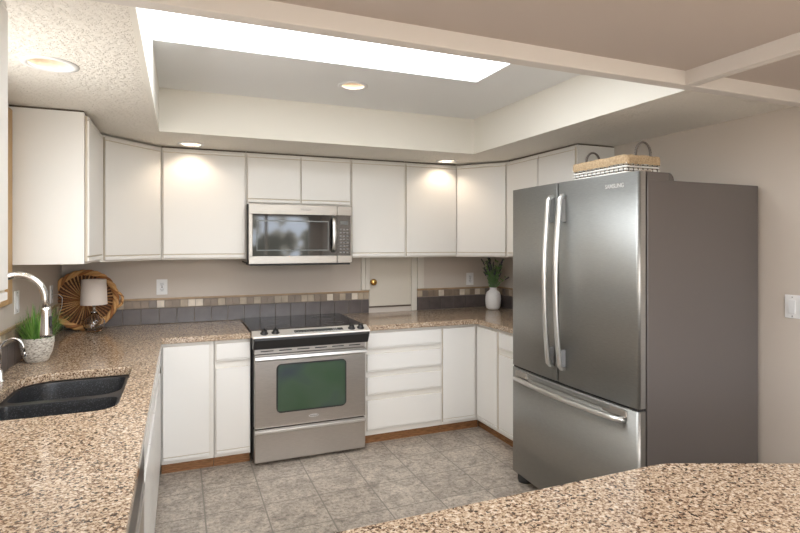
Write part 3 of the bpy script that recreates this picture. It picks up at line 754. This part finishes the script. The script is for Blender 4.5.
# local xy = tray plane, +z towards the viewer
random.seed(8)
w = MB(['wicker', 'wicker_l'], TT)
w.lathe([(0, -.012), (.155, -.012), (.175, -.004), (.185, .012), (.19, .010), (.178, -.010), (.155, -.018), (0, -.018)], n=40, m='wicker_d')
for i in range(44):
    a = 2*math.pi*i/44; w.tube([(.012*math.cos(a), .012*math.sin(a), -.008), (.09*math.cos(a+.03), .09*math.sin(a+.03), -.004), (.15*math.cos(a), .15*math.sin(a), -.006), (.185*math.cos(a-.03), .185*math.sin(a-.03), .016)], .0046, 5, random.choice(['wicker', 'wicker_l']))
for k in range(12):
    r_ = .02+k*.0125
    w.tube([(r_*math.cos(2*math.pi*i/44), r_*math.sin(2*math.pi*i/44), -.007+.004*math.cos(math.pi*(i+k))) for i in range(44)], .0026, 5, 'wicker_d', closed=True)
w.build('woven_bottom', t)
w = MB(['wicker_l', 'wicker'], TT)
for ph in range(3):
    w.tube([((.196+.011*math.cos(i*2*math.pi*9/104+ph*2.094))*math.cos(2*math.pi*i/104), (.196+.011*math.cos(i*2*math.pi*9/104+ph*2.094))*math.sin(2*math.pi*i/104), .012+.011*math.sin(i*2*math.pi*9/104+ph*2.094)) for i in range(104)], .0115, 7, 'wicker_l' if ph else 'wicker', closed=True)
w.build('braided_rim', t)
for s_ in (-1, 1):
    w = MB(['wicker_l', 'wicker'], TT)
    P = [(s_*(.195+.042*math.cos(R(k))), -.01+.055*math.sin(R(k)), .02) for k in range(-90, 91, 12)]
    w.tube(P, .009, 8, 'wicker_l')
    w.tube([(p[0]+.008*math.cos(i*1.4), p[1], p[2]+.008*math.sin(i*1.4)) for i, p in enumerate(P)], .005, 6, 'wicker')
    w.build('handle', t)

# ------------------------------------------------------------------ table lamp
lx, ly = -.556, 4.27
t = thing('table_lamp', (lx, ly, .911), 'small table lamp with pale drum shade and clear glass base', 'lamp')
w = MB('glass'); w.lathe([(.0, 0), (.045, 0), (.050, .006), (.050, .012), (.062, .03), (.070, .055), (.066, .085), (.045, .108), (.022, .120), (.020, .135), (.016, .135), (.018, .118), (.04, .105), (.060, .083), (.064, .055), (.056, .03), (.044, .016), (0, .012)], (lx, ly, .911), 32); w.build('glass_base', t)
MB('chrome').lathe([(.024, .134), (.024, .140), (.012, .146), (.012, .185), (.018, .186), (.018, .22), (0, .22)], (lx, ly, .911), 20).build('neck', t)
w = MB('shade'); w.lathe([(.084, .190), (.077, .364), (.0755, .364), (.0825, .190), (.084, .190)], (lx, ly, .911), 40, caps=False); w.build('lamp_shade', t)
MB('chrome').tube([(lx, ly-.075, 1.235), (lx, ly+.075, 1.235)], .002, 5).build('shade_spider', t)
MB('handle').tube([(-.780, 4.155, 1.185), (-.745, 4.155, 1.188), (-.725, 4.155, 1.165), (-.728, 4.155, 1.11), (-.752, 4.16, 1.03), (-.768, 4.20, .94), (-.77, 4.30, .9145), (-.77, 4.47, .9145), (-.60, 4.475, .9145), (lx, ly+.05, .9145)], .0022, 6).build('cord', t)

# ------------------------------------------------------------------ potted grass
px, py = -.692, 3.31
t = thing('potted_plant', (px, py, .911), 'whitewashed ceramic bowl pot with green grass beside the faucet', 'plant')
po = MB('pot').lathe([(0, 0), (.044, 0), (.052, .006), (.070, .05), (.078, .10), (.078, .128), (.072, .128), (.070, .10), (0, .10)], (px, py, .911), 36).build('pot', t)
MB('soil').lathe([(0, .108), (.07, .106)], (px, py, .911), 24, caps=False).build('soil', t)
random.seed(11)
w = MB(['leaf', 'leaf2'])
for i in range(260):
    a = random.uniform(0, 2*math.pi); r0 = .055*math.sqrt(random.random()); L = random.uniform(.11, .215); ln = random.uniform(.15, 1.0)*(.35+r0/.055*.65)
    b = a+random.uniform(-.5, .5); base_ = Vector((px+r0*math.cos(a), py+r0*math.sin(a), .911+.10)); dv = Vector((math.cos(b), math.sin(b), 0)); sd = Vector((-math.sin(b), math.cos(b), 0))
    if base_.x+dv.x*L*.8 < XL+.03: L *= .75
    mi = w._mi('leaf' if random.random() < .62 else 'leaf2'); prev = None; wd = random.uniform(.003, .0055)
    for k in range(6):
        u = k/5; th = ln*.85+u*u*ln*.55
        if k: q_ = q_+dv*(L/5*math.sin(th))+Vector((0, 0, L/5*math.cos(th)))
        else: q_ = base_.copy()
        p_ = q_.copy()
        p_.x = max(p_.x, XL+.02)
        hw = wd*(1-u*.92); A = w.v(p_+sd*hw); B = w.v(p_-sd*hw)
        if prev: w.f([prev[0], prev[1], B, A], mi, True)
        prev = (A, B)
w.build('grass_leaves', t, recalc=False)

# ------------------------------------------------------------------ vase with lavender
vx, vy = 2.705, 4.29
t = thing('vase', (vx, vy, .911), 'white ribbed ceramic vase in the right corner of the counter', 'vase')
vp = [(0, 0), (.045, 0), (.050, .006)]
for i in range(15):
    u = i/14; vp.append((.050+.023*max(0, math.sin(math.pi*(.06+.86*u)))**.5+.0012*math.cos(i*math.pi), .012+.145*u))
vp += [(.052, .168), (.038, .178), (.033, .186), (.032, .200), (.034, .206), (.028, .206), (.026, .185), (.035, .165), (.03, .05), (0, .04)]
t0 = MB('vase').lathe(vp, (vx, vy, .911), 36).build('vase_body', t)
f = thing('lavender_bouquet', (vx, vy, 1.0), 'bunch of green leafy lavender stems standing in the white vase', 'flowers')
random.seed(5)
ws, wl, wf = MB('stem'), MB(['stem', 'leaf']), MB('lav')
for i in range(40):
    a = random.uniform(0, 2*math.pi); sp = random.uniform(.01, .105); H = random.uniform(.13, .285)
    if i == 0: a, sp, H = -.5, .13, .10
    P = [Vector((vx+.008*math.cos(a), vy+.008*math.sin(a), .98))]+[Vector((vx+(.015+sp*u**1.4)*math.cos(a), vy+(.015+sp*u**1.4)*math.sin(a), 1.11+H*u)) for u in (0, .25, .5, .75, 1)]
    for p_ in P: p_.x = min(p_.x, XR-.02); p_.y = min(p_.y, YB-.03); p_.z = min(p_.z, 1.395)
    ws.tube(P, .0018, 5)
    for k in range(18):
        u = random.uniform(.0, .95); j = min(int(u*4)+1, 4); q = P[j].lerp(P[j+1] if j < 5 else P[j], u*4-int(u*4))
        b = random.uniform(0, 2*math.pi); d_ = Vector((math.cos(b), math.sin(b), random.uniform(.5, 1.4))).normalized(); s_ = d_.cross(Vector((math.sin(b), -math.cos(b), .3))).normalized(); L = random.uniform(.025, .05)
        vv = [wl.v(q), wl.v(q+d_*L*.5+s_*.0042), wl.v(q+d_*L), wl.v(q+d_*L*.5-s_*.0042)]; wl.f(vv, wl._mi(random.choice(['stem', 'leaf'])))
    if i % 4 != 3:
        for k in range(8): 
            q = P[-1].lerp(P[-2], k/9); wf.lathe([(0, -.006), (.0068, 0), (0, .007)], (q.x+random.uniform(-.003, .003), q.y+random.uniform(-.003, .003), q.z), 6)
ws.build('stem', f); wl.build('leaves', f, recalc=False); wf.build('blossoms', f)

# ------------------------------------------------------------------ outlets and switches
def plate_thing(T, kind, label, wid=.078, hgt=.118, name='wall_outlet', offs=(0,)):
    loc = tuple(T.translation)
    t = thing(name, loc, label, 'outlet' if kind == 'outlet' else 'light switch')
    w = MB('plate', T); w.box((-wid/2, -.006, -hgt/2), (wid/2, 0, hgt/2)); w.build('cover_plate', t, bevel=.002)
    if kind == 'outlet':
        for z in (.021, -.021):
            w = MB('plate_r', T); w.box((-.016, -.008, z-.014), (.016, -.0055, z+.014)); s = w.build('socket', t, bevel=.002)
            w = MB('black', T); w.box((-.008, -.0086, z-.003), (-.0055, -.0075, z+.007)).box((.0055, -.0086, z-.003), (.008, -.0075, z+.007)).box((-.0025, -.0086, z-.010), (.0025, -.0075, z-.006)); w.build('slots', s)
        w = MB('blackmatte', T); w.box((-.004, -.0075, -.004), (.004, -.0058, .004)); w.build('screw', t)
    else:
        for ox in offs:
            w = MB('plate_r', T); w.prismx([(-.006, -.034), (-.006, .034), (-.009, .034), (-.0125, -.034)], ox-.016, ox+.016); w.build('rocker', t, bevel=.0015)
            for z in (.048, -.048): w = MB('key', T); w.lathe([(.003, 0), (.003, .0015), (0, .002)], (ox, -.006, z), 10, axis='y'); w.build('screw', t)
    return t
def TW(x, y, z, deg): return Matrix.Translation((x, y, z)) @ Matrix.Rotation(R(deg), 4, 'Z')
plate_thing(TW(-.128, YB, 1.192, 0), 'outlet', 'white wall outlet above the tiles left of the range')
plate_thing(TW(2.575, YB, 1.186, 0), 'outlet', 'white wall outlet left of the lavender vase')
plate_thing(TW(XL, 3.34, 1.222, 90), 'switch', 'white switch plate on the left wall above the grass pot', name='light_switch')
plate_thing(TW(XL, 4.155, 1.190, 90), 'outlet', 'white wall outlet on the left wall beside the wicker tray')
plate_thing(TW(XR, 1.722, 1.208, -90), 'switch', 'white double rocker switch on the right wall beside the refrigerator', wid=.125, name='light_switch', offs=(-.026, .026))
